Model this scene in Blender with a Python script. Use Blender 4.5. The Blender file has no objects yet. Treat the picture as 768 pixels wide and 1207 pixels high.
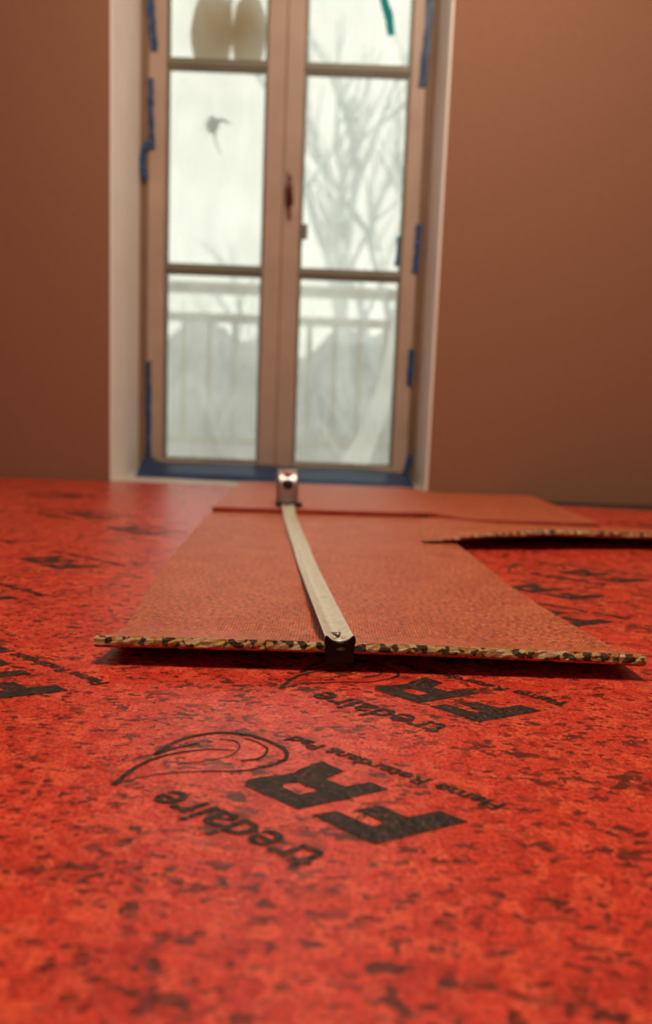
import bpy, bmesh, math, random
from mathutils import Vector, Matrix
random.seed(7)
SC = bpy.context.scene
COL = SC.collection

# ------------------------------------------------------------------ camera
cam_d = bpy.data.cameras.new('camera')
cam = bpy.data.objects.new('camera', cam_d); COL.objects.link(cam); SC.camera = cam
cam_d.sensor_fit = 'VERTICAL'; cam_d.sensor_height = 36.0; cam_d.sensor_width = 36.0
cam_d.lens = 26.0; cam_d.clip_start = 0.01; cam_d.clip_end = 200
PITCH = math.atan(113 / (1207 * 26 / 36)); ROLL = math.radians(2.2); CAM_Z = 0.196
f0 = Vector((0, math.cos(PITCH), -math.sin(PITCH)))
u0 = Vector((0, math.sin(PITCH), math.cos(PITCH))); r0 = Vector((1, 0, 0))
rr = math.cos(ROLL) * r0 + math.sin(ROLL) * u0
uu = -math.sin(ROLL) * r0 + math.cos(ROLL) * u0
cam.matrix_world = Matrix(((rr.x, uu.x, -f0.x, 0), (rr.y, uu.y, -f0.y, 0), (rr.z, uu.z, -f0.z, CAM_Z), (0, 0, 0, 1)))
cam_d.dof.use_dof = True
cam_d.dof.focus_distance = 0.52
cam_d.dof.aperture_fstop = 4.6

# ------------------------------------------------------------------ world, lamps, exposure
w = bpy.data.worlds.new('overcast_sky'); SC.world = w; w.use_nodes = True
bg = w.node_tree.nodes['Background']
bg.inputs[0].default_value = (1.0, 0.985, 0.88, 1); bg.inputs[1].default_value = 1.5
SC.view_settings.view_transform = 'Standard'; SC.view_settings.look = 'None'
SC.view_settings.gamma = 1; SC.view_settings.use_curve_mapping = False
SC.view_settings.exposure = 0.0

LAMP_POWER = 50.0  # added fill lamp, out of view on the ceiling
LAMP_COLOR = (1.0, 0.80, 0.60)
LAMP_LOC = (0.20, 0.75, 2.36)
LAMP_R = 0.24

# ------------------------------------------------------------------ node material helpers
def mat(name):
    m = bpy.data.materials.new(name); m.use_nodes = True
    nt = m.node_tree
    return m, nt, nt.nodes['Principled BSDF']
def N(nt, t, **kw):
    n = nt.nodes.new(t)
    for k, v in kw.items():
        if k in n.inputs.keys() if isinstance(k, str) and not hasattr(n, k) else False: n.inputs[k].default_value = v
        else: setattr(n, k, v)
    return n
def L(nt, a, b): nt.links.new(a, b)
def ramp(nt, fac, stops, interp='LINEAR'):
    n = nt.nodes.new('ShaderNodeValToRGB'); n.color_ramp.interpolation = interp
    cr = n.color_ramp
    while len(cr.elements) < len(stops): cr.elements.new(0.5)
    for e, (p, c) in zip(cr.elements, stops):
        e.position = p; e.color = (c[0], c[1], c[2], 1)
    L(nt, fac, n.inputs[0]); return n.outputs[0]
def noise(nt, vec, scale, detail=3, rough=0.5, dist=0.0):
    n = nt.nodes.new('ShaderNodeTexNoise'); n.inputs['Scale'].default_value = scale
    n.inputs['Detail'].default_value = detail; n.inputs['Roughness'].default_value = rough
    n.inputs['Distortion'].default_value = dist
    if vec is not None: L(nt, vec, n.inputs['Vector'])
    return n
def vor(nt, vec, scale, feature='F1', rnd=1.0):
    n = nt.nodes.new('ShaderNodeTexVoronoi'); n.feature = feature
    n.inputs['Scale'].default_value = scale; n.inputs['Randomness'].default_value = rnd
    if vec is not None: L(nt, vec, n.inputs['Vector'])
    return n
def math_n(nt, op, a, b=None, clamp=False):
    n = nt.nodes.new('ShaderNodeMath'); n.operation = op; n.use_clamp = clamp
    for i, v in enumerate((a, b)):
        if v is None: continue
        if isinstance(v, (int, float)): n.inputs[i].default_value = v
        else: L(nt, v, n.inputs[i])
    return n.outputs[0]
def mix(nt, fac, a, b, blend='MIX'):
    n = nt.nodes.new('ShaderNodeMix'); n.data_type = 'RGBA'; n.blend_type = blend
    if isinstance(fac, (int, float)): n.inputs[0].default_value = fac
    else: L(nt, fac, n.inputs[0])
    for i, v in ((6, a), (7, b)):
        if isinstance(v, tuple): n.inputs[i].default_value = (v[0], v[1], v[2], 1)
        else: L(nt, v, n.inputs[i])
    return n.outputs[2]
def bump(nt, bs, h, strength, dist):
    n = nt.nodes.new('ShaderNodeBump'); n.inputs['Strength'].default_value = strength
    n.inputs['Distance'].default_value = dist
    L(nt, h, n.inputs['Height']); L(nt, n.outputs[0], bs.inputs['Normal'])
def objco(nt): return nt.nodes.new('ShaderNodeTexCoord').outputs['Object']
def warp(nt, vec, scale, amt):
    nz = noise(nt, vec, scale, 2)
    s = nt.nodes.new('ShaderNodeVectorMath'); s.operation = 'SUBTRACT'
    L(nt, nz.outputs['Color'], s.inputs[0]); s.inputs[1].default_value = (.5, .5, .5)
    m = nt.nodes.new('ShaderNodeVectorMath'); m.operation = 'SCALE'; L(nt, s.outputs[0], m.inputs[0]); m.inputs['Scale'].default_value = amt
    a = nt.nodes.new('ShaderNodeVectorMath'); a.operation = 'ADD'; L(nt, vec, a.inputs[0]); L(nt, m.outputs[0], a.inputs[1])
    return a.outputs[0]

def plain(name, col, rough=0.5, metal=0.0, var=0.12, nscale=30, bumpd=0.0, spec=0.5):
    m, nt, bs = mat(name); co = objco(nt)
    nz = noise(nt, co, nscale, 4)
    d = tuple(c * (1 - var) for c in col); l = tuple(min(1, c * (1 + var)) for c in col)
    L(nt, ramp(nt, nz.outputs[0], [(0.3, d), (0.7, l)]), bs.inputs['Base Color'])
    bs.inputs['Roughness'].default_value = rough; bs.inputs['Metallic'].default_value = metal
    bs.inputs['Specular IOR Level'].default_value = spec
    if bumpd: bump(nt, bs, nz.outputs[0], 0.5, bumpd)
    return m

def film_color(nt, co):
    wc = warp(nt, co, 90, 0.010)
    v = vor(nt, wc, 105)
    sep = nt.nodes.new('ShaderNodeSeparateColor'); L(nt, v.outputs['Color'], sep.inputs[0])
    c = ramp(nt, sep.outputs[0], [(0.0, (0.50, 0.034, 0.018)), (0.25, (0.68, 0.052, 0.026)), (0.6, (0.62, 0.056, 0.030)), (0.9, (0.78, 0.095, 0.045))])
    mp = nt.nodes.new('ShaderNodeMapping'); L(nt, co, mp.inputs[0]); mp.inputs['Scale'].default_value = (0.55, 1, 1); mp.inputs['Rotation'].default_value = (0, 0, 0.2)
    v2 = vor(nt, warp(nt, mp.outputs[0], 150, 0.010), 190)
    sep2 = nt.nodes.new('ShaderNodeSeparateColor'); L(nt, v2.outputs['Color'], sep2.inputs[0])
    big = noise(nt, co, 24, 3)
    thr = math_n(nt, 'ADD', sep2.outputs[1], math_n(nt, 'MULTIPLY', math_n(nt, 'SUBTRACT', big.outputs[0], 0.5), 0.8))
    fleck = ramp(nt, thr, [(0.86, (0, 0, 0)), (1.02, (1, 1, 1))])
    grain = noise(nt, co, 420, 4, 0.65)
    c = mix(nt, ramp(nt, grain.outputs[0], [(0.36, (0.75,) * 3), (0.52, (0, 0, 0))]), c, (0.20, 0.014, 0.008))
    c = mix(nt, ramp(nt, grain.outputs[0], [(0.58, (0, 0, 0)), (0.72, (0.6,) * 3)]), c, (0.86, 0.16, 0.08))
    fl = math_n(nt, 'MULTIPLY', fleck, ramp(nt, grain.outputs[0], [(0.30, (0.55,) * 3), (0.5, (0.95,) * 3)]))
    c = mix(nt, fl, c, (0.075, 0.016, 0.010))
    mp3 = nt.nodes.new('ShaderNodeMapping'); L(nt, co, mp3.inputs[0]); mp3.inputs['Scale'].default_value = (0.6, 1, 1); mp3.inputs['Location'].default_value = (3.1, 1.7, 0)
    v3 = vor(nt, warp(nt, mp3.outputs[0], 300, 0.006), 360)
    sep3 = nt.nodes.new('ShaderNodeSeparateColor'); L(nt, v3.outputs['Color'], sep3.inputs[0])
    big3 = noise(nt, mp3.outputs[0], 40, 3)
    th3 = math_n(nt, 'ADD', sep3.outputs[0], math_n(nt, 'MULTIPLY', math_n(nt, 'SUBTRACT', big3.outputs[0], 0.5), 0.7))
    c = mix(nt, ramp(nt, th3, [(0.78, (0, 0, 0)), (0.93, (0.9,) * 3)]), c, (0.10, 0.014, 0.009))
    return c, v, grain

def make_film():
    m, nt, bs = mat('red_printed_film'); co = objco(nt)
    c, v, grain = film_color(nt, co)
    L(nt, c, bs.inputs['Base Color'])
    bs.inputs['Roughness'].default_value = 0.27; bs.inputs['Specular IOR Level'].default_value = 0.5
    wr = noise(nt, co, 170, 4, 0.6)
    h = math_n(nt, 'ADD', math_n(nt, 'MULTIPLY', v.outputs['Distance'], 40.0), wr.outputs[0])
    bump(nt, bs, wr.outputs[0], 0.6, 0.0016)
    return m
FILM = make_film()

def make_print():
    m, nt, bs = mat('black_print_on_film'); co = objco(nt)
    nz = noise(nt, co, 330, 4, 0.65)
    nb = noise(nt, co, 60, 2)
    f = math_n(nt, 'ADD', nz.outputs[0], math_n(nt, 'MULTIPLY', math_n(nt, 'SUBTRACT', nb.outputs[0], 0.5), 0.35))
    L(nt, ramp(nt, f, [(0.42, (0.012, 0.009, 0.008)), (0.60, (0.05, 0.030, 0.022)), (0.72, (0.30, 0.05, 0.03))]), bs.inputs['Base Color'])
    bs.inputs['Roughness'].default_value = 0.45; bs.inputs['Specular IOR Level'].default_value = 0.25
    wr = noise(nt, co, 170, 4, 0.6); bump(nt, bs, wr.outputs[0], 0.8, 0.0022)
    return m
PRINT = make_print()

def make_net():
    m, nt, bs = mat('woven_net_backing')
    co = warp(nt, objco(nt), 45, 0.0005)
    sx = nt.nodes.new('ShaderNodeSeparateXYZ'); L(nt, co, sx.inputs[0])
    def thread(o, sp):
        return math_n(nt, 'POWER', math_n(nt, 'ABSOLUTE', math_n(nt, 'SINE', math_n(nt, 'MULTIPLY', o, math.pi / sp))), 1.3)
    tx = thread(sx.outputs[0], 0.0027); ty = thread(sx.outputs[1], 0.0056)
    h = math_n(nt, 'MULTIPLY', tx, ty)
    wv = math_n(nt, 'MAXIMUM', math_n(nt, 'SUBTRACT', 1.0, tx), math_n(nt, 'SUBTRACT', 1.0, ty))
    nz = noise(nt, co, 500, 3); nb = noise(nt, co, 25, 3)
    base = ramp(nt, nb.outputs[0], [(0.3, (0.58, 0.105, 0.036)), (0.7, (0.74, 0.180, 0.066))])
    gap = ramp(nt, nz.outputs[0], [(0.35, (0.015, 0.004, 0.003)), (0.65, (0.10, 0.016, 0.008))])
    f = ramp(nt, wv, [(0.24, (0, 0, 0)), (0.44, (1, 1, 1))])
    c = mix(nt, f, gap, base)
    sp = noise(nt, co, 210, 3, 0.75)
    c = mix(nt, ramp(nt, sp.outputs[0], [(0.36, (0.85,) * 3), (0.50, (0, 0, 0))]), c, (0.030, 0.008, 0.005))
    c = mix(nt, ramp(nt, sp.outputs[0], [(0.57, (0, 0, 0)), (0.68, (0.8,) * 3)]), c, (0.88, 0.34, 0.18))
    L(nt, c, bs.inputs['Base Color'])
    bs.inputs['Roughness'].default_value = 0.42; bs.inputs['Specular IOR Level'].default_value = 0.55
    bump(nt, bs, wv, 0.6, 0.0009)
    return m
NET = make_net()

def make_foam():
    m, nt, bs = mat('rebonded_foam_chips'); co = warp(nt, objco(nt), 200, 0.004)
    v = vor(nt, co, 190); sep = nt.nodes.new('ShaderNodeSeparateColor'); L(nt, v.outputs['Color'], sep.inputs[0])
    c = ramp(nt, sep.outputs[0], [(0.0, (0.010, 0.008, 0.007)), (0.24, (0.60, 0.40, 0.12)), (0.44, (0.66, 0.50, 0.24)), (0.58, (0.50, 0.26, 0.06)), (0.70, (0.72, 0.60, 0.34)), (0.88, (0.02, 0.016, 0.014))], 'CONSTANT')
    nz = noise(nt, co, 900, 3)
    c = mix(nt, 0.15, c, ramp(nt, nz.outputs[0], [(0.3, (0.10, 0.06, 0.02)), (0.7, (0.75, 0.60, 0.34))]))
    L(nt, c, bs.inputs['Base Color']); bs.inputs['Roughness'].default_value = 0.9
    bump(nt, bs, nz.outputs[0], 0.8, 0.001)
    return m
FOAM = make_foam()

WALL = plain('brown_painted_plaster', (0.295, 0.140, 0.078), 0.75, var=0.04, nscale=60, bumpd=0.0006)
REVEAL = plain('cream_reveal_paint', (0.93, 0.92, 0.86), 0.6, var=0.03, nscale=12)
CEIL = plain('ceiling_paint', (0.72, 0.66, 0.58), 0.8, var=0.03)
SUBFLOOR = plain('dark_subfloor_board', (0.035, 0.020, 0.014), 0.8, var=0.3, nscale=18)
SILLM = plain('pale_threshold_stone', (0.55, 0.48, 0.42), 0.5, var=0.12, nscale=40)
FRAMEM = plain('primed_window_timber', (0.42, 0.31, 0.24), 0.5, var=0.10, nscale=9)
BEADM = plain('grey_green_glazing_bead', (0.17, 0.17, 0.125), 0.5, var=0.1, nscale=15)
JAMBM = plain('brown_jamb_timber', (0.20, 0.115, 0.065), 0.6, var=0.15, nscale=10)
BLUE = plain('blue_masking_tape', (0.008, 0.050, 0.15), 0.5, var=0.35, nscale=25)
TEAL = plain('teal_tape', (0.01, 0.30, 0.34), 0.5, var=0.1)
BLACKP = plain('black_plastic', (0.012, 0.011, 0.011), 0.4, var=0.2)
HOOKM = plain('blackened_steel', (0.012, 0.011, 0.010), 0.4, var=0.3, nscale=200, spec=0.25)
RIVETM = plain('worn_rivet_metal', (0.75, 0.50, 0.42), 0.3, metal=0.9, var=0.1)
CHROME = plain('brushed_chrome', (0.45, 0.41, 0.40), 0.42, metal=1.0, var=0.06, nscale=60)
PINKL = plain('rosy_badge', (0.62, 0.20, 0.19), 0.4, var=0.1)
BARK = plain('grey_bark', (0.50, 0.57, 0.60), 0.9, var=0.25, nscale=20)
RAILM = plain('weathered_rail_paint', (0.46, 0.45, 0.38), 0.7, var=0.12)
GROUND = plain('pale_winter_ground', (0.42, 0.45, 0.43), 0.95, var=0.15, nscale=2)
DECKM = plain('grey_balcony_slab', (0.45, 0.45, 0.43), 0.9, var=0.1, nscale=8)
SHRUBM = plain('dull_shrub', (0.33, 0.35, 0.36), 0.95, var=0.3, nscale=6)
TAN = plain('tan_dry_husk', (0.40, 0.29, 0.13), 0.9, var=0.25, nscale=40, bumpd=0.004)
def make_translucent(name, col):
    m, nt, bs = mat(name); co = objco(nt); nz = noise(nt, co, 30, 4); out = nt.nodes['Material Output']
    c = ramp(nt, nz.outputs[0], [(0.3, tuple(k * .75 for k in col)), (0.7, col)])
    L(nt, c, bs.inputs['Base Color']); bs.inputs['Roughness'].default_value = 0.7
    tr = nt.nodes.new('ShaderNodeBsdfTranslucent'); L(nt, c, tr.inputs[0])
    mx = nt.nodes.new('ShaderNodeMixShader'); mx.inputs[0].default_value = 0.6; L(nt, bs.outputs[0], mx.inputs[1]); L(nt, tr.outputs[0], mx.inputs[2]); L(nt, mx.outputs[0], out.inputs[0]); return m
TEAL = make_translucent('teal_translucent_tape', (0.02, 0.62, 0.66)); TAN = make_translucent('tan_translucent_husk', (0.62, 0.46, 0.21))
TWIGM = plain('dark_twig', (0.06, 0.05, 0.035), 0.9, var=0.2)

def make_glass():
    m, nt, bs = mat('window_glass')
    nt.nodes.remove(bs); out = nt.nodes['Material Output']
    t = nt.nodes.new('ShaderNodeBsdfTransparent'); t.inputs[0].default_value = (0.95, 0.97, 0.95, 1)
    g = nt.nodes.new('ShaderNodeBsdfGlossy'); g.inputs['Roughness'].default_value = 0.03
    fr = nt.nodes.new('ShaderNodeFresnel'); fr.inputs[0].default_value = 1.45
    mx = nt.nodes.new('ShaderNodeMixShader'); L(nt, fr.outputs[0], mx.inputs[0]); L(nt, t.outputs[0], mx.inputs[1]); L(nt, g.outputs[0], mx.inputs[2])
    L(nt, mx.outputs[0], out.inputs[0]); return m
GLASS = make_glass()
def make_plastic(name, lo, hi, col=(0.88, 0.92, 0.90)):
    m, nt, bs = mat(name); nt.nodes.remove(bs); out = nt.nodes['Material Output']; co = objco(nt)
    t = nt.nodes.new('ShaderNodeBsdfTransparent')
    tr = nt.nodes.new('ShaderNodeBsdfTranslucent'); tr.inputs[0].default_value = (*col, 1)
    df = nt.nodes.new('ShaderNodeBsdfDiffuse'); df.inputs[0].default_value = (*col, 1)
    m1 = nt.nodes.new('ShaderNodeMixShader'); m1.inputs[0].default_value = 0.15; L(nt, tr.outputs[0], m1.inputs[1]); L(nt, df.outputs[0], m1.inputs[2])
    mp = nt.nodes.new('ShaderNodeMapping'); L(nt, co, mp.inputs[0]); mp.inputs['Scale'].default_value = (1, 1, 0.35)
    nz = noise(nt, mp.outputs[0], 9, 4, 0.6, 0.6)
    f = ramp(nt, nz.outputs[0], [(0.3, (lo,) * 3), (0.7, (hi,) * 3)])
    m2 = nt.nodes.new('ShaderNodeMixShader'); L(nt, f, m2.inputs[0]); L(nt, t.outputs[0], m2.inputs[1]); L(nt, m1.outputs[0], m2.inputs[2])
    L(nt, m2.outputs[0], out.inputs[0]); return m
PLASTIC = make_plastic('clear_plastic_sheeting', 0.42, 0.66, (0.95, 0.96, 0.94))
PLASTIC2 = make_plastic('bunched_plastic_fold', 0.90, 0.97, (0.95, 0.96, 0.95))

def make_blade_mat():
    m, nt, bs = mat('cream_tape_blade'); co = objco(nt)
    sx = nt.nodes.new('ShaderNodeSeparateXYZ'); L(nt, co, sx.inputs[0])
    x, y = sx.outputs[0], sx.outputs[1]
    def ticks(period, width, x0, x1):
        fr = math_n(nt, 'FRACT', math_n(nt, 'DIVIDE', y, period))
        a = math_n(nt, 'LESS_THAN', fr, width / period)
        b = math_n(nt, 'MULTIPLY', math_n(nt, 'GREATER_THAN', x, x0), math_n(nt, 'LESS_THAN', x, x1))
        return math_n(nt, 'MULTIPLY', a, b)
    t = math_n(nt, 'MAXIMUM', ticks(0.0015875, 0.00045, -0.0066, -0.0030), ticks(0.00635, 0.0006, -0.0066, -0.0008))
    t = math_n(nt, 'MAXIMUM', t, ticks(0.0254, 0.0007, -0.0066, 0.0105))
    t = math_n(nt, 'MULTIPLY', t, 0.62)
    nz = noise(nt, co, 160, 4)
    base = ramp(nt, nz.outputs[0], [(0.3, (0.50, 0.47, 0.35)), (0.7, (0.66, 0.63, 0.50))])
    L(nt, mix(nt, t, base, (0.07, 0.06, 0.05)), bs.inputs['Base Color'])
    bs.inputs['Roughness'].default_value = 0.32
    return m
BLADEM = make_blade_mat()
LAMPM, nt_, bs_ = mat('fill_lamp_diffuser')  # glowing diffuser of the added fill lamp
bs_.inputs['Base Color'].default_value = (0.9, 0.85, 0.75, 1)
bs_.inputs['Emission Color'].default_value = (*LAMP_COLOR, 1); bs_.inputs['Emission Strength'].default_value = 3.0

# ------------------------------------------------------------------ mesh helpers
def link(name, me, parent=None, m=None):
    o = bpy.data.objects.new(name, me); COL.objects.link(o)
    if parent is not None: o.parent = parent
    if m is not None and me is not None and not me.materials: me.materials.append(m)
    return o
def pyd(name, vs, fs, m, parent=None, smooth=False):
    me = bpy.data.meshes.new(name); me.from_pydata([tuple(v) for v in vs], [], fs); me.update()
    if smooth:
        for p in me.polygons: p.use_smooth = True
    return link(name, me, parent, m)
def from_bm(name, bm, m, parent=None, smooth=False):
    bmesh.ops.recalc_face_normals(bm, faces=bm.faces)
    me = bpy.data.meshes.new(name); bm.to_mesh(me); bm.free()
    if smooth:
        for p in me.polygons: p.use_smooth = True
    return link(name, me, parent, m)
def bbox(bm, x0, x1, y0, y1, z0, z1, bev=0.0):
    r = bmesh.ops.create_cube(bm, size=1.0)
    for v in r['verts']:
        v.co = Vector(((x0 + x1) / 2 + v.co.x * (x1 - x0), (y0 + y1) / 2 + v.co.y * (y1 - y0), (z0 + z1) / 2 + v.co.z * (z1 - z0)))
    if bev:
        es = list({e for v in r['verts'] for e in v.link_edges})
        bmesh.ops.bevel(bm, geom=es, offset=bev, segments=2, affect='EDGES', profile=0.5)
def box(name, x0, x1, y0, y1, z0, z1, m, parent=None, bev=0.0):
    bm = bmesh.new(); bbox(bm, x0, x1, y0, y1, z0, z1, bev); return from_bm(name, bm, m, parent)
def tube(bm, pts, rads, n=8, cap=True):
    rings = []
    for i, p in enumerate(pts):
        p = Vector(p); a = Vector(pts[max(0, i - 1)]); b = Vector(pts[min(len(pts) - 1, i + 1)])
        d = (b - a).normalized(); x = d.orthogonal().normalized() if i == 0 else None
        if i == 0: px = x
        px = (px - d * px.dot(d)).normalized(); py = d.cross(px)
        r = rads[i] if isinstance(rads, (list, tuple)) else rads
        rings.append([bm.verts.new(p + r * (math.cos(t) * px + math.sin(t) * py)) for t in [2 * math.pi * k / n for k in range(n)]])
    for A, B in zip(rings, rings[1:]):
        for k in range(n): bm.faces.new((A[k], A[(k + 1) % n], B[(k + 1) % n], B[k]))
    if cap:
        bm.faces.new(rings[0][::-1]); bm.faces.new(rings[-1])
def empty(name, loc=(0, 0, 0)):
    o = bpy.data.objects.new(name, None); COL.objects.link(o); o.location = loc; o.empty_display_size = 0.05; return o
def tag(o, label=None, cat=None, group=None, kind=None):
    if label: o['label'] = label
    if cat: o['category'] = cat
    if group: o['group'] = group
    if kind: o['kind'] = kind
    return o
def lerp_tab(tab, y):
    if y <= tab[0][0]: return tab[0][1]
    for (a, va), (b, vb) in zip(tab, tab[1:]):
        if y <= b:
            t = (y - a) / (b - a); return va + (vb - va) * t
    return tab[-1][1]
def sstep(a, b, x):
    t = max(0, min(1, (x - a) / (b - a))); return t * t * (3 - 2 * t)

# ------------------------------------------------------------------ room
WY = 2.0; FY = 2.28            # inner wall face, window frame face
OX0, OX1, OZ1 = -0.589, 0.272, 1.90
RX0, RX1, RY0, RZ1 = -2.3, 2.4, -3.2, 2.4
FZ = -0.010
tag(box('floor', RX0, RX1, RY0, WY + 0.42, FZ - 0.10, FZ, SUBFLOOR), 'dark bare subfloor board showing beside the wall', 'floor', kind='structure')
bm = bmesh.new()
bbox(bm, RX0, OX0, WY, WY + 0.42, FZ, RZ1); bbox(bm, OX1, RX1, WY, WY + 0.42, FZ, RZ1); bbox(bm, OX0, OX1, WY, WY + 0.42, OZ1, RZ1)
tag(from_bm('wall_back', bm, WALL), 'brown painted wall around the tall window', 'wall', kind='structure')
rv = empty('trim_1', (OX0, WY, 0)); tag(rv, 'cream painted window reveal lining', 'trim', kind='structure')
for nm, a in (('reveal_side', (OX0 - 0.0, OX0 + 0.006, WY - 0.002, FY, FZ, OZ1)), ('reveal_side', (OX1 - 0.006, OX1, WY - 0.002, FY, FZ, OZ1)), ('reveal_head', (OX0 + .006, OX1 - .006, WY - 0.002, FY, OZ1 - 0.006, OZ1))):
    o = box(nm, *a, REVEAL); o.parent = rv; o.matrix_parent_inverse = Matrix.Translation((-OX0, -WY, 0))
tag(box('trim_2', OX0 + .006, OX1 - .006, WY - 0.005, WY + 0.42, FZ, 0.001, SILLM, bev=0.001), 'pale stone threshold below the window', 'threshold', kind='structure')
tag(box('wall_left', RX0 - 0.1, RX0, RY0, WY + .42, FZ, RZ1, WALL), 'brown painted wall beyond the edge of the underlay', 'wall', kind='structure')
tag(box('wall_right', RX1, RX1 + 0.1, RY0, WY + .42, FZ, RZ1, WALL), 'plain brown side wall beyond the lifted underlay piece', 'wall', kind='structure')
bm = bmesh.new()   # wall behind the camera, with an opening added to let in weak fill light
for a in ((RX0, -.45, FZ, RZ1), (.55, RX1, FZ, RZ1), (-.45, .55, FZ, .95), (-.45, .55, 1.95, RZ1)): bbox(bm, a[0], a[1], RY0 - .25, RY0, a[2], a[3])
tag(from_bm('wall_front', bm, WALL), 'brown painted wall with an opening added for fill light, facing the tall window', 'wall', kind='structure')
tag(box('ceiling', RX0 - 0.1, RX1 + 0.1, RY0, WY + .42, RZ1, RZ1 + 0.1, CEIL), 'cream ceiling', 'ceiling', kind='structure')

# unseen ceiling lamp, added to light the floor from above
lamp = empty('added_fill_lamp', (LAMP_LOC[0], LAMP_LOC[1], RZ1))
tag(lamp, 'unseen round ceiling lamp added as warm fill light', 'lamp')
bm = bmesh.new(); bmesh.ops.create_cone(bm, cap_ends=True, segments=40, radius1=LAMP_R + .02, radius2=LAMP_R + .02, depth=0.03)
for v in bm.verts: v.co.z -= 0.015
from_bm('fill_lamp_base', bm, CHROME, lamp)
bm = bmesh.new(); bmesh.ops.create_uvsphere(bm, u_segments=40, v_segments=12, radius=LAMP_R)
for v in list(bm.verts):
    if v.co.z > 1e-4: bm.verts.remove(v)
    else: v.co.z = v.co.z * 0.1 - 0.031
from_bm('fill_lamp_shade', bm, LAMPM, lamp, True)
ld = bpy.data.lights.new('fill_lamp_light', 'AREA'); ld.shape = 'DISK'; ld.size = LAMP_R * 2; ld.energy = LAMP_POWER; ld.color = LAMP_COLOR
lo = bpy.data.objects.new('fill_lamp_light', ld); COL.objects.link(lo); lo.parent = lamp; lo.location = (0, 0, -0.062)

# ------------------------------------------------------------------ window
win = empty('window_1', (0, FY, 0)); tag(win, 'tall two leaf timber window masked with plastic and tape', 'window', kind='structure')
def wb(nm, x0, x1, y0, y1, z0, z1, m, parent, bev=0.002):
    o = box(nm, x0, x1, y0 - FY, y1 - FY, z0, z1, m, parent, bev); return o
FB = 0.002; FT = OZ1
wb('jamb', OX0 + .006, OX0 + .030, FY - .004, FY + .09, FB, FT, JAMBM, win)
wb('jamb', OX1 - .030, OX1 - .006, FY - .004, FY + .09, FB, FT, JAMBM, win)
wb('head', OX0 + .030, OX1 - .030, FY - .004, FY + .09, FT - .05, FT, JAMBM, win)
wb('sill_bar', OX0 + .030, OX1 - .030, FY - .004, FY + .09, FB, .012, JAMBM, win)
ROWS = [(0.045, 0.608), (0.624, 1.182), (1.198, 1.765)]
SY0, SY1 = FY - .010, FY + .045
for (x0, x1, g0, g1) in ((OX0 + .031, -0.1625, -0.508, -0.216), (-0.1615, OX1 - .031, -0.110, 0.196)):
    sash = wb('sash', x0, g0, SY0, SY1, .014, FT - .052, FRAMEM, win, .003)       # hinge stile carries the leaf
    wb('stile', g1, x1, SY0, SY1, .014, FT - .052, FRAMEM, sash, .003)
    wb('rail', g0, g1, SY0, SY1, .014, ROWS[0][0], FRAMEM, sash, .003)
    wb('rail', g0, g1, SY0, SY1, ROWS[-1][1], FT - .052, FRAMEM, sash, .003)
    for (a, b), (c, d) in zip(ROWS, ROWS[1:]):
        wb('glazing_bar', g0, g1, SY0 + .008, SY1 - .008, b, c, BEADM, sash, .003)
    for a, b in ROWS:
        bm = bmesh.new(); t = 0.008; ya, yb = SY0 + .012 - FY, SY0 + .028 - FY
        bbox(bm, g0, g0 + t, ya, yb, a, b); bbox(bm, g1 - t, g1, ya, yb, a, b); bbox(bm, g0 + t, g1 - t, ya, yb, a, a + t); bbox(bm, g0 + t, g1 - t, ya, yb, b - t, b)
        from_bm('glazing_bead', bm, BEADM, sash)
        wb('glass_pane', g0 + .001, g1 - .001, SY0 + .029, SY0 + .033, a + .001, b - .001, GLASS, sash, 0)
# latch lever on the meeting stiles and espagnolette knob
bm = bmesh.new()
bbox(bm, -.152, -.136, SY0 - .006 - FY, SY0 - FY, .80, .90, .002)
tube(bm, [(-.144, SY0 - .006 - FY, .875), (-.144, SY0 - .030 - FY, .875), (-.140, SY0 - .034 - FY, .85), (-.134, SY0 - .032 - FY, .80)], [.007, .007, .008, .006], 10)
from_bm('lever_handle', bm, plain('bronze_handle', (0.16, 0.055, 0.04), 0.4, metal=0.3), win, True)
wb('stay_catch', -.106, -.086, SY0 - .004, SY0 + .010, .712, .755, BEADM, win, .003)

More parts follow.
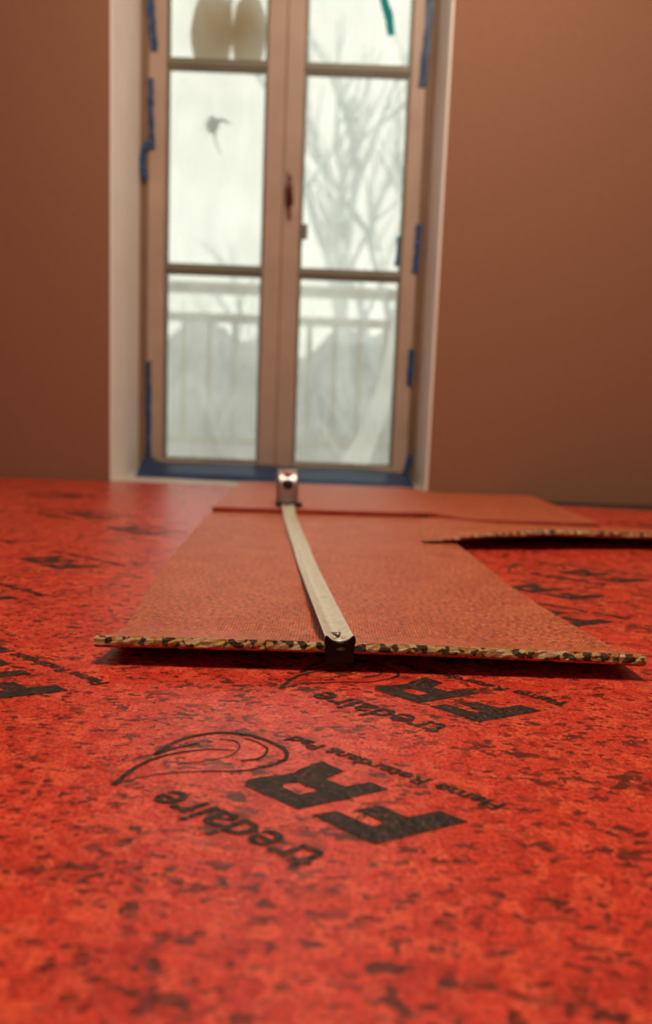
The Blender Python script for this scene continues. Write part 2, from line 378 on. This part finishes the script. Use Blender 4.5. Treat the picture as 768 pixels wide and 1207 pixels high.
# plastic sheeting behind the leaves, on the outside of the frame
PY = FY + .115
def film_y(x, z):
    return 0.010 * math.sin(9 * x + 2.3 * z) + 0.006 * math.sin(23 * x - 7 * z) + 0.004 * math.sin(31 * z + 11 * x)
vs, fs = [], []; nx, nz_ = 40, 70
for j in range(nz_ + 1):
    for i in range(nx + 1):
        x = OX0 + .02 + (OX1 - OX0 - .04) * i / nx; z = 0.012 + (OZ1 - .03) * j / nz_
        vs.append((x, PY + film_y(x, z), z))
for j in range(nz_):
    for i in range(nx):
        a = j * (nx + 1) + i; fs.append((a, a + 1, a + nx + 2, a + nx + 1))
ps = pyd('plastic_sheet', vs, fs, PLASTIC, None, True)
tag(ps, 'hazy clear plastic sheet masking the outside of the window', 'plastic sheet')
def fold(ctrl, wid, m=PLASTIC2):
    vs, fs = [], []
    n = 24
    def bez(t):
        p = [Vector(c) for c in ctrl]
        while len(p) > 1: p = [a.lerp(b, t) for a, b in zip(p, p[1:])]
        return p[0]
    for i in range(n + 1):
        t = i / n; p = bez(t); q = bez(min(1, t + .01)) - bez(max(0, t - .01)); nrm = Vector((q.y, -q.x)).normalized()
        hw = (wid[0] + (wid[1] - wid[0]) * t) / 2
        for k in range(5):
            s = (k - 2) / 2; c = p + nrm * hw * s
            c = Vector((max(OX0 + .02, min(OX1 - .02, c.x)), max(.014, c.y)))
            vs.append((c.x, PY + .022 + film_y(c.x, c.y) - .008 * (1 - s * s), c.y))
    for i in range(n):
        for k in range(4):
            a = i * 5 + k; fs.append((a, a + 1, a + 6, a + 5))
    o = pyd('plastic_fold', vs, fs, m, ps, True)
    return o
fold([(.075, .02), (.155, .17), (.19, .30), (.20, .55)], (.085, .020))
PL3 = make_plastic('single_plastic_crease', 0.35, 0.55, (0.95, 0.96, 0.95))
fold([(-.03, .28), (.03, .20), (.10, .10)], (.018, .012), PL3)
fold([(-.05, .20), (.00, .14), (.05, .05)], (.014, .010), PL3)
fold([(-.33, .05), (-.37, .15), (-.42, .28)], (.012, .018), PL3)
fold([(-.30, .25), (-.33, .20), (-.36, .14)], (.02, .008), PL3)

# masking tape strips
def tape(name, pts, wid, m, label, group=None, y=None, nrm=(0, -1, 0), cat='tape', jag=0.002):
    """a strip of tape along pts=(x,z) on the plane y, slightly rumpled"""
    vs, fs = [], []; n = 14
    def at(t):
        t *= len(pts) - 1; i = min(int(t), len(pts) - 2); f = t - i
        return Vector(pts[i]).lerp(Vector(pts[i + 1]), f)
    for i in range(n + 1):
        t = i / n; p = at(t); q = at(min(1, t + .02)) - at(max(0, t - .02)); nn = Vector((q.y, -q.x)).normalized()
        for k in (-1, 0, 1):
            c = p + nn * (wid / 2 * k) + Vector((random.uniform(-1, 1), random.uniform(-1, 1))) * jag
            vs.append((c.x, y - .0012 - random.random() * .003 * (1 if k else 0.4), c.y))
    for i in range(n):
        for k in range(2):
            a = i * 3 + k; fs.append((a, a + 1, a + 4, a + 3))
    o = pyd(name, vs, fs, m)
    s_ = o.modifiers.new('thick', 'SOLIDIFY'); s_.thickness = 0.0006; s_.offset = 1
    return tag(o, label, cat, group)
G = 'blue masking tape on the window frame'
TY = SY0 - .001
tape('masking_tape', [(-.555, 1.60), (-.553, 1.34), (-.541, 1.215)], .020, BLUE, 'ragged blue tape high on the window stile beside the tan shape', G, TY)
tape('masking_tape', [(-.552, 1.14), (-.549, 1.02), (-.546, .945)], .016, BLUE, 'long thin blue tape strip ending in a loose curl on the stile', G, TY)
tape('masking_tape', [(-.560, .965), (-.572, .93), (-.573, .89), (-.562, .865)], .016, BLUE, 'short curled blue tape loop between jamb and stile', G, TY - .004)
tape('masking_tape', [(-.552, .34), (-.551, .20), (-.549, .05)], .015, BLUE, 'faded blue tape strip running down to the window corner', G, TY)
tape('masking_tape', [(.236, 1.52), (.238, 1.33), (.228, 1.145)], .020, BLUE, 'long blue tape strip below the teal streak on the stile', G, TY)
tape('masking_tape', [(.241, .765), (.239, .70), (.236, .628)], .019, BLUE, 'blue tape piece on the stile beside the middle pane', G, TY)
tape('masking_tape', [(.239, .405), (.238, .35), (.236, .295)], .019, BLUE, 'short greyish blue tape piece on the stile beside the lowest pane', G, TY)
tape('masking_tape', [(.188, .735), (.186, .69), (.182, .65)], .014, make_translucent('light_blue_tape', (0.06, 0.36, 0.60)), 'small light blue tape tab at the edge of the middle pane', G, SY0 + .026)
tape('masking_tape', [(.252, .085), (.242, .045), (.234, .008)], .020, BLUE, 'blue tape scrap in the window corner above the threshold', G, TY)
tape('masking_tape', [(.120, 1.56), (.105, 1.40), (.128, 1.335), (.136, 1.29)], .024, TEAL, 'curved teal tape streak on the upper window pane', None, SY0 + .026)

# long blue tape / film roll along the bottom rail
vs, fs = [], []; n = 48
for i in range(n + 1):
    t = i / n; x = -.553 + (.246 + .553) * t
    top = .040 + .022 * math.exp(-((x + .553) / .02) ** 2) - .006 * sstep(.0, .24, x) + .003 * math.sin(17 * x)
    yf = 2.125 - .075 * t + .006 * math.sin(11 * x)
    for k in range(5):
        s = k / 4; z = .0022 + (top - .0022) * s ** .8
        vs.append((x, yf + (SY0 - .003 - yf) * s + .002 * math.sin(40 * x + 3 * s), z))
for i in range(n):
    for k in range(4):
        a = i * 5 + k; fs.append((a, a + 5, a + 6, a + 1))
o = pyd('masking_tape', vs, fs, plain('deep_blue_band', (0.004, 0.032, 0.105), 0.45, var=0.3, nscale=14), None, True)
s_ = o.modifiers.new('thick', 'SOLIDIFY'); s_.thickness = 0.0008
tag(o, 'long blue tape band along the foot of the window', 'tape', G)

# ------------------------------------------------------------------ red underlay on the floor
base = empty('carpet_underlay', (0, 0.6, FZ)); tag(base, 'red printed carpet underlay covering the whole floor', 'underlay')
def par(o, p):
    o.parent = p; o.matrix_parent_inverse = Matrix.Translation(-Vector(p.location)); return o
OUT = [(-2.2, -1.2), (2.3, -1.2), (2.3, 1.74), (.80, 1.77), (.560, 1.80), (.532, 1.955), (.45, 1.985), (-2.2, 1.985)]
n = len(OUT)
par(pyd('printed_film', [(x, y, 0) for x, y in OUT], [tuple(range(n))], FILM), base)
par(pyd('foam_core', [(x, y, 0) for x, y in OUT] + [(x, y, FZ + .0003) for x, y in OUT], [(i, n + i, n + (i + 1) % n, (i + 1) % n)[::-1] for i in range(n)] + [tuple(range(n, 2 * n))[::-1]], FOAM), base)

# the print: F and R drawn as polygons, words as text, the wave emblem as tapering ribbons
A = math.radians(147); UX, UY = math.cos(A), math.sin(A)
def tri_poly(name, polys):
    bm = bmesh.new()
    for outer, hole in polys:
        if hole is None:
            bm.faces.new([bm.verts.new((x / 1000, y / 1000, 0)) for x, y in outer])
        else:
            es = []
            for loop in (outer, hole):
                vv = [bm.verts.new((x / 1000, y / 1000, 0)) for x, y in loop]
                es += [bm.edges.new((vv[i], vv[(i + 1) % len(vv)])) for i in range(len(vv))]
            bmesh.ops.triangle_fill(bm, use_beauty=True, use_dissolve=False, edges=es)
    for f in bm.faces:
        f.normal_update()
        if f.normal.z < 0: f.normal_flip()
    me = bpy.data.meshes.new(name); bm.to_mesh(me); bm.free(); me.materials.append(PRINT); return me
F_ = [(0, 0), (15.8, -.5), (25.6, 14.5), (42.6, 13.4), (49.9, 24.1), (32.8, 26.6), (36.2, 32.4), (57.2, 31.2), (65.1, 41.6), (27.7, 45.4)]
R_ = [(46.8, -4.2), (58.8, -5.1), (66.7, 7.5), (79.5, 7.1), (77.3, -7.0), (92.8, -8.9), (97.5, 6.0), (97.5, 12.0), (102, 19), (108.5, 26), (112.7, 33.0), (111.5, 37.4), (107, 39.4), (73.7, 41.5)]
H_ = [(81.3, 29.0), (93.0, 28.2), (94.6, 25.0), (89.5, 19.0), (75.5, 19.8)]
ME_FR = tri_poly('fr_lettering', [(F_, None), (R_, H_)])
def text_mesh(name, s, x0, x1, y0, height, shear, bold=.012):
    cu = bpy.data.curves.new(name, 'FONT'); cu.body = s; cu.size = 1.0; cu.shear = 0.0; cu.resolution_u = 3; cu.offset = bold
    o = bpy.data.objects.new(name, cu); COL.objects.link(o)
    dg = bpy.context.evaluated_depsgraph_get(); me = bpy.data.meshes.new_from_object(o.evaluated_get(dg))
    bpy.data.objects.remove(o); me.name = name
    xs = [v.co.x for v in me.vertices]; ys = [v.co.y for v in me.vertices]; a, b = min(xs), max(xs); h = max(ys) - 0.0
    for v in me.vertices:
        yy = v.co.y / h * height
        v.co = Vector(((x0 + (v.co.x - a) / (b - a) * (x1 - x0) + yy * shear) / 1000, (y0 + yy) / 1000, 0))
    me.materials.clear(); me.materials.append(PRINT); return me
ME_BRAND = text_mesh('brand_lettering', 'tredaire', 38.5, 136, 64.5, 21, .35, .018)
ME_SLOGAN = text_mesh('slogan_lettering', 'Flame Retardant Pad', -10, 124, -27.5, 9.5, .35, .028)
def ribbons(name, lines):
    vs, fs = [], []
    for pts, w0, w1 in lines:
        # Catmull-Rom smoothing
        P = [Vector(p) for p in pts]; P = [P[0] * 2 - P[1]] + P + [P[-1] * 2 - P[-2]]; C = []
        for i in range(1, len(P) - 2):
            for k in range(6):
                t = k / 6; a, b, c, d = P[i - 1:i + 3]
                C.append(.5 * ((2 * b) + (c - a) * t + (2 * a - 5 * b + 4 * c - d) * t * t + (3 * b - a - 3 * c + d) * t ** 3))
        C.append(P[-2]); m_ = len(C); s0 = len(vs)
        for i, c in enumerate(C):
            q = (C[min(i + 1, m_ - 1)] - C[max(i - 1, 0)]).normalized(); nn = Vector((-q.y, q.x)); hw = (w0 + (w1 - w0) * i / (m_ - 1)) / 2
            for s in (1, -1): vs.append(((c + nn * hw * s).x / 1000, (c + nn * hw * s).y / 1000, 0))
        for i in range(m_ - 1):
            a = s0 + 2 * i; fs.append((a, a + 1, a + 3, a + 2))
    me = bpy.data.meshes.new(name); me.from_pydata(vs, [], fs); me.update(); me.materials.append(PRINT); return me
ME_WAVE = ribbons('wave_emblem', [
    ([(164.6, 80.7), (170.2, 59.2), (168, 40), (155, 20), (141, 10.5)], 3.6, .8),
    ([(173.3, 43.4), (175.5, 28), (174.7, 15.6), (164.5, -1.7), (146.6, -10.9), (128.6, -10.7), (116.4, -6.7), (111, 1.7), (113, 6.5)], 3.0, 2.6),
    ([(173.3, 43.4), (170.7, 31), (166.4, 21), (163, 16)], 2.6, .8),
    ([(157.9, 4.8), (149.8, .7), (141.5, 5.5), (138.9, 17.5), (144.3, 29.3), (154.5, 43.1)], 1.2, .6),
    ([(146.9, -5.9), (134.7, -5.5), (126.2, -1.5), (123.5, 9.9), (129.8, 18.7)], 1.0, 1.8),
    ([(164.9, 79), (155.8, 59.4), (138.1, 40.8), (122.4, 28.2), (115.9, 18), (109.9, 3.4)], .8, 1.8)])
PZ = 0.00035
def logo(x, y, which='FBSW', rot=A):
    for c, me in (('F', ME_FR), ('B', ME_BRAND), ('S', ME_SLOGAN), ('W', ME_WAVE)):
        if c in which:
            o = bpy.data.objects.new(me.name, me); COL.objects.link(o)
            o.parent = base; o.location = (x, y - 0.6, PZ - FZ); o.rotation_euler = (0, 0, rot)
LOGOS = [(0.076, 0.343), (0.154, 0.489), (-0.174, 0.493), (0.297, 0.731), (-0.308, 0.733), (0.428, 0.947), (-0.275, 0.90), (-0.245, 1.17), (-0.46, 1.02), (-0.56, 0.72),
         (-0.37, 1.32), (-0.62, 1.25), (-0.72, 1.0), (-0.50, 1.60), (-0.80, 1.50), (0.62, 0.86), (0.56, 0.62), (0.47, 1.62), (0.75, 1.45), (0.48, 0.38), (-0.50, 0.45)]
for x, y in LOGOS: logo(x, y, 'FS' if (x, y) in ((-0.275, 0.90), (-0.245, 1.17), (-.46, 1.02)) else 'FBSW')
logo(0.330, 0.842, 'F')

# ------------------------------------------------------------------ loose underlay pieces
def sheet(name, xl, xr, y0, y1, zb, thick, top_m, film_m, nx, ny, label, jag=0.0006, dy=None, edge_m=None, taper=None):
    """a slab of underlay: net/film on top, foam core round the edge, red film below"""
    root = empty(name, ((xl(y0) + xr(y0)) / 2, (y0 + y1) / 2, zb((xl(y1) + xr(y1)) / 2, y1)))
    tag(root, label, 'underlay')
    def P(i, j, s):
        t = j / ny
        y = y0 + (y1 - y0) * (t ** 1.5)
        a, b = xl(y), xr(y); x = a + (b - a) * i / nx
        if dy: y += dy(x) * (1 - t)
        h = 1e-3
        gx = (zb(x + h, y) - zb(x - h, y)) / (2 * h); gy = (zb(x, y + h) - zb(x, y - h)) / (2 * h)
        nn = Vector((-gx, -gy, 1)).normalized()
        return Vector((x, y, zb(x, y))) + nn * thick * s * (taper(x) if taper else 1)
    def grid(s):
        vs = [P(i, j, s) for j in range(ny + 1) for i in range(nx + 1)]
        fs = [(j * (nx + 1) + i, j * (nx + 1) + i + 1, (j + 1) * (nx + 1) + i + 1, (j + 1) * (nx + 1) + i) for j in range(ny) for i in range(nx)]
        return vs, fs
    loop = [(i, 0) for i in range(nx)] + [(nx, j) for j in range(ny)] + [(i, ny) for i in range(nx, 0, -1)] + [(0, j) for j in range(ny, 0, -1)]
    random.seed(len(name) + nx)
    def ring(levels, out):
        vs = []
        for s, off in zip(levels, out):
            for (i, j) in loop:
                p = P(i, j, s); ox = -1 if i == 0 else (1 if i == nx else 0); oy = -1 if j == 0 else (1 if j == ny else 0)
                r = random.uniform(-1, 1) * jag if 0 < s < 1 else 0
                vs.append(p + Vector((ox * (off + r), oy * (off + r), random.uniform(-.4, .4) * jag if 0 < s < 1 else 0)))
        m_ = len(loop); fs = []
        for k in range(len(levels) - 1):
            for q in range(m_): fs.append((k * m_ + q, k * m_ + (q + 1) % m_, (k + 1) * m_ + (q + 1) % m_, (k + 1) * m_ + q))
        return vs, fs
    vs, fs = grid(1.0); par(pyd('net_backing', vs, fs, top_m, None, True), root)
    vs, fs = ring((.25, .5, .75, .97, 1.0), (.0006, .0010, .0008, .0002, 0)); par(pyd('foam_core', vs, fs, edge_m or FOAM, None, False), root)
    vs, fs = grid(0.0); fs = [f[::-1] for f in fs]
    rv_, rf = ring((0.0, .08, .25), (-.0012, .0004, .0006)); o = len(vs)
    par(pyd('printed_film', vs + rv_, fs + [tuple(q + o for q in f) for f in rf], film_m, None, True), root)
    return root
TL = [(.555, -.173), (.58, -.169), (.60, -.1675), (.65, -.171), (.72, -.178), (.883, -.194), (1.025, -.2005), (1.22, -.21), (1.436, -.217), (1.65, -.220), (1.95, -.224)]
TR = [(.555, .254), (.60, .251), (.66, .240), (.75, .225), (.874, .214), (1.05, .205), (1.25, .196), (1.43, .189), (1.65, .186), (1.95, .183)]
def strip_z(x, y):
    c = max(0, (.625 - y) / .071)
    return .0004 + .0125 * c ** 1.4 + .0012 * math.exp(-((y - 1.02) / .05) ** 2) * (0.6 + .4 * math.sin(6 * x)) + .0012 * c * math.sin(9 * x + 1)
sheet('underlay_strip', lambda y: lerp_tab(TL, y), lambda y: lerp_tab(TR, y), .554, 1.90, strip_z, .0088, NET, FILM, 90, 90,
      'long strip of red underlay lying net side up beneath the tape measure', dy=lambda x: -.004 + .01 * (x + .17) / .43)
RED_EDGE = plain('net_wrapped_edge', (0.36, 0.060, 0.030), 0.8, var=0.3, nscale=200)
def cross_z(x, y):
    return .0006 + .0094 * (1 - sstep(.19, .30, x)) * 1.0 + .0012 * math.exp(-((x - .19) / .03) ** 2)
sheet('underlay_offcut', lambda y: -.214 - .02 * (y - 1.39), lambda y: .535, 1.385, 1.93, cross_z, .0085, NET, FILM, 60, 24,
      'wide underlay piece in front of the window carrying the tape case', dy=lambda x: .05 * (x + .2) / .75, edge_m=RED_EDGE)
def flap_z(x, y):
    t = max(0, (1.37 - y) / .22)
    lift = .0125 * (1 - sstep(.20, .33, x)) + (.0225 * sstep(.16, .36, x) + .003 * sstep(.4, .9, x)) * t ** 1.3
    return .0006 + lift
sheet('underlay_flap', lambda y: .150 + .12 * (y - 1.12), lambda y: .95, 1.115, 1.365, flap_z, .0095, NET, FILM, 70, 24,
      'net backed red underlay piece with its near edge lifted off the floor', dy=lambda x: .075 * sstep(.15, .6, x), taper=lambda x: .12 + .88 * sstep(.15, .34, x))

# ------------------------------------------------------------------ tape measure
P0 = Vector((.0145, .553)); P1 = Vector((-.0755, 1.425))
tm = empty('tape_measure', (P1.x, P1.y, .019)); ang = math.atan2(P0.x - P1.x, -(P0.y - P1.y))
tm.rotation_euler = (0, 0, ang)
tag(tm, 'chrome tape measure with its long cream blade pulled out across the strip', 'tape measure')
LEN = (P0 - P1).length
# local frame: -y runs from the case mouth towards the hook
def world_y(ly): return P1.y + ly * math.cos(ang)
vs, fs = [], []; nb, nc = 120, 12; BW = .0228
prof = []
for k in range(nc + 1):
    s = (k - nc / 2) / (nc / 2); prof.append((s * BW / 2 * .985, .0038 * abs(s) ** 1.7))
for j in range(nb + 1):
    ly = .004 - (LEN + .002) * j / nb
    xw = P1.x + (P0.x - P1.x) * (-ly / LEN); yw = world_y(ly)
    zs = .0106 + .0130 * (max(0, .93 - yw) / .377) ** 1.3 + .0020 * math.exp(-((yw - 1.02) / .05) ** 2)
    z = zs + (.0212 - zs) * sstep(-.10, -.03, ly)
    for px, pz in prof: vs.append((px, ly, z + pz - .019))
for j in range(nb):
    for k in range(nc):
        a = j * (nc + 1) + k; fs.append((a, a + 1, a + nc + 2, a + nc + 1)[::-1])
bl = pyd('blade', vs, fs, BLADEM, tm, True)
s_ = bl.modifiers.new('thick', 'SOLIDIFY'); s_.thickness = .0003; s_.offset = -1
zend = vs[-nc // 2 - 1][2]
# hook: plate under the blade end, upright lip with side ears and a slot
bm = bmesh.new()
yh = -LEN - .0018
outl = [(x_ * .9, z_) for x_, z_ in [(-.0128, .0046), (-.0118, .0056), (-.0105, .0050), (-.006, .0012), (0, -.0006), (.006, .0012), (.0105, .0050), (.0118, .0056), (.0130, .0046), (.0136, .001), (.0122, -.004), (.0128, -.0105), (.0118, -.0155), (.0095, -.0165), (-.0095, -.0165), (-.0118, -.0155), (-.0128, -.0105), (-.0120, -.004), (-.0134, .001)]]
hole = [(.0040 * math.cos(t) + .001, -.0052 + .0016 * math.sin(t)) for t in [2 * math.pi * k / 14 for k in range(14)]]
es = []
for loop in (outl, hole):
    vv = [bm.verts.new((x, yh, zend + z)) for x, z in loop]
    es += [bm.edges.new((vv[i], vv[(i + 1) % len(vv)])) for i in range(len(vv))]
r = bmesh.ops.triangle_fill(bm, use_beauty=True, edges=es)
ex = bmesh.ops.extrude_face_region(bm, geom=list(bm.faces))
for g in ex['geom']:
    if isinstance(g, bmesh.types.BMVert): g.co.y += .0014
bbox(bm, -.0085, .0085, yh + .0010, yh + .030, zend - .0016, zend - .0004)
hk = from_bm('end_hook', bm, HOOKM, tm)
for (rx, ry) in ((-.003, .012), (.004, .012), (0.0005, .021)):
    bm = bmesh.new(); r = bmesh.ops.create_uvsphere(bm, u_segments=10, v_segments=6, radius=.0016)
    for v in r['verts']: v.co = Vector((v.co.x + rx, v.co.y + yh + ry, v.co.z * .5 + zend + .0008))
    from_bm('rivet', bm, RIVETM, hk, True)
# case: rounded D profile extruded sideways
HW = .0205
pf = []
CY, CZ, CR = .040, .036, .036
for k in range(25):
    t = math.radians(205 - k * 205 / 24 - 5)
    pf.append((CY + CR * math.cos(t) * 1.05, CZ - .002 + CR * math.sin(t)))
pf = [(p[0], p[1]) for p in pf] + [(.078, .004), (.074, .0005), (.006, .0005), (.002, .004), (.001, .014)]
bm = bmesh.new()
r1 = [bm.verts.new((-HW, y, z)) for y, z in pf]; r2 = [bm.verts.new((HW, y, z)) for y, z in pf]
m_ = len(pf); bm.faces.new(r1); bm.faces.new(r2[::-1])
for i in range(m_): bm.faces.new((r1[i], r1[(i + 1) % m_], r2[(i + 1) % m_], r2[i]))
bmesh.ops.recalc_face_normals(bm, faces=bm.faces)
es = [e for e in bm.edges if abs(e.verts[0].co.x - e.verts[1].co.x) < 1e-6]
bmesh.ops.bevel(bm, geom=es, offset=.005, segments=4, affect='EDGES', profile=.5)
case = from_bm('case', bm, CHROME, tm, True)
bm = bmesh.new(); bbox(bm, -.0165, .0165, -.003, .010, .0005, .0065, .0015); from_bm('blade_mouth', bm, BLACKP, tm)
bm = bmesh.new(); bbox(bm, -.0215, -.006, -.006, .03, .0002, .0085, .0012); from_bm('foot', bm, BLACKP, tm)
bm = bmesh.new(); bbox(bm, .006, .0285, -.006, .03, .0002, .0085, .0012); from_bm('foot', bm, BLACKP, tm)
bm = bmesh.new(); r = bmesh.ops.create_uvsphere(bm, u_segments=20, v_segments=12, radius=.0105)
for v in r['verts']: v.co = Vector((v.co.x, v.co.y * .7 + .0045, v.co.z + .043))
from_bm('lock_button', bm, BLACKP, tm, True)
bm = bmesh.new(); bbox(bm, -.008, .008, .008, .022, .058, .0665, .003); from_bm('badge', bm, PINKL, tm)

# ------------------------------------------------------------------ outside
tag(box('ground', -25, 25, 2.5, 60, -.9, -.8, GROUND), 'pale winter ground outside the window', 'ground', kind='structure')
tag(box('balcony_slab', -1.6, 1.4, 2.43, 3.72, -.22, -.04, DECKM, bev=.01), 'grey balcony slab outside the window', 'balcony', kind='structure')
rl = empty('balcony_railing', (0, 3.62, -.04)); tag(rl, 'weathered pale balcony railing with slim upright bars', 'railing')
def rb(nm, *a, bev=.004): return par(box(nm, *a, RAILM, bev=bev), rl)
rb('top_rail', -1.6, 1.4, 3.585, 3.655, .755, .80); rb('mid_rail', -1.6, 1.4, 3.60, 3.64, .62, .66); rb('bottom_rail', -1.6, 1.4, 3.60, 3.64, .04, .075)
bal = None
for k in range(25):
    x = -1.55 + k * .12
    if bal is None: bal = rb('baluster', x - .012, x + .012, 3.608, 3.632, .07, .63, bev=.002); x_0 = x
    else:
        c = bal.copy(); COL.objects.link(c); c.parent = rl; c.matrix_parent_inverse = bal.matrix_parent_inverse.copy(); c.location = (x - x_0, 0, 0)
for x in (-1.55, 1.35): rb('post', x - .03, x + .03, 3.59, 3.65, -.04, .76)

def bare_tree(x, y, h, r, seed, label, lean=0.0):
    rnd = random.Random(seed); bm = bmesh.new()
    def grow(p, d, ln, rad, lev):
        pts = [p]; q = p.copy(); dd = d.copy(); n = 4
        for i in range(n):
            dd = (dd + Vector((rnd.uniform(-.16, .16), rnd.uniform(-.16, .16), .05))).normalized(); q = q + dd * ln / n; pts.append(q.copy())
        tube(bm, pts, [rad * (1 - .45 * i / n) for i in range(n + 1)], 6 if lev else 9, cap=True)
        if lev < 3:
            for i in range(2, n + 1):
                for _ in range(1 + (i == n)):
                    a = rnd.uniform(0, 6.28); sp = rnd.uniform(.45, .85)
                    nd = (dd + Vector((math.cos(a) * sp, math.sin(a) * sp, rnd.uniform(.0, .35)))).normalized()
                    grow(pts[i], nd, ln * rnd.uniform(.55, .72), rad * .52, lev + 1)
    grow(Vector((x, y, -.8)), Vector((lean, 0, 1)).normalized(), h * .42, r, 0)
    o = from_bm('bare_tree', bm, BARK, None, True)
    return tag(o, label, 'tree', 'bare trees outside the window')
bare_tree(.28, 7.2, 6.0, .09, 3, 'slim bare tree nearest the balcony railing', -.02)
bare_tree(.95, 12.0, 6.5, .13, 11, 'bare forked tree standing well behind the slim one', -.04)
bare_tree(-2.6, 24.0, 7.0, .14, 8, 'distant bare tree beyond the broad dull shrub', .02)

def shrub(x, y, rx, rz, seed, label):
    rnd = random.Random(seed); bm = bmesh.new()
    bmesh.ops.create_icosphere(bm, subdivisions=4, radius=1.0)
    for v in bm.verts:
        nrm = v.co.normalized(); k = 1 + .16 * math.sin(5 * nrm.x + seed) * math.cos(6 * nrm.z + seed) + .10 * math.sin(13 * nrm.x + 9 * nrm.z) + rnd.uniform(-.07, .07)
        v.co = Vector((x + nrm.x * rx * k, y + nrm.y * rx * .6 * k, -.85 + max(0, nrm.z + .1) * rz * k))
    return tag(from_bm('shrub', bm, SHRUBM, None, False), label, 'shrub', 'shrubs beyond the railing')
shrub(-1.2, 8.2, 1.3, 1.5, 1, 'broad dull shrub beyond the railing')
shrub(.65, 6.4, .9, 1.35, 2, 'rounded grey shrub beside the slim bare tree')
bm = bmesh.new(); rnd = random.Random(5); nx_, nz2 = 90, 14; vs, fs = [], []
for sgn in (0, 1):
    for j in range(nz2 + 1):
        for i in range(nx_ + 1):
            x = -7 + 14 * i / nx_; t = j / nz2; th = math.pi * .5 * t
            hh = 2.35 + .22 * math.sin(2.1 * x) + .14 * math.sin(5.3 * x + 1)
            dpt = .7 * math.cos(th) + .12 * math.sin(7 * x + 5 * t) + rnd.uniform(-.06, .06)
            vs.append((x, 13.0 + (dpt if sgn else -dpt) * (1 if t < 1 else 0), -.85 + hh * math.sin(th) ** .8 + (rnd.uniform(-.06, .06) if 0 < t < 1 else 0)))
    o_ = sgn * (nx_ + 1) * (nz2 + 1)
    for j in range(nz2):
        for i in range(nx_):
            a = o_ + j * (nx_ + 1) + i; fs.append((a, a + 1, a + nx_ + 2, a + nx_ + 1))
bm.free(); tag(pyd('hedge', vs, fs, SHRUBM), 'long pale grey hedge behind the shrubs and the railing', 'hedge')

# tan two-lobed shape and dark twig knot caught behind the glass
husk = empty('hanging_husk', (-.355, FY + .165, 1.30)); tag(husk, 'tan two lobed husk hanging behind the highest visible pane', 'husk')
def lobe(cx, cz, rx, rz, seed):
    rnd = random.Random(seed); bm = bmesh.new(); bmesh.ops.create_icosphere(bm, subdivisions=3, radius=1)
    for v in bm.verts:
        k = 1.06 + .04 * math.sin(5 * v.co.x + 3 * v.co.z + seed) + rnd.uniform(-.02, .02)
        v.co = Vector((cx + v.co.x * rx * k, v.co.y * .014, cz + v.co.z * rz * k))
    from_bm('lobe', bm, TAN, husk, True)
lobe(-.052, .055, .062, .115, 1); lobe(.062, .050, .050, .110, 2)
bm = bmesh.new(); tube(bm, [(0, 0, .10), (.004, .003, .30), (0, 0, .56)], [.006, .004, .004], 6); from_bm('stalk', bm, TWIGM, husk)
tw = empty('twig_knot', (-.40, FY + .160, 1.08)); tag(tw, 'small dark twig knot behind the pale middle pane', 'twig')
bm = bmesh.new(); bmesh.ops.create_icosphere(bm, subdivisions=2, radius=.024)
for v in bm.verts: v.co = Vector((v.co.x * .8, v.co.y * .6, v.co.z * 1.15)) * random.uniform(.85, 1.15)
from_bm('knot', bm, TWIGM, tw, True)
bm = bmesh.new(); tube(bm, [(0, 0, .005), (.03, 0, .018), (.058, 0, .008)], [.007, .006, .002], 6); tube(bm, [(.004, 0, -.01), (.012, 0, -.05), (.03, 0, -.085)], [.004, .0025, .001], 6)
from_bm('sprig', bm, TWIGM, tw, True)
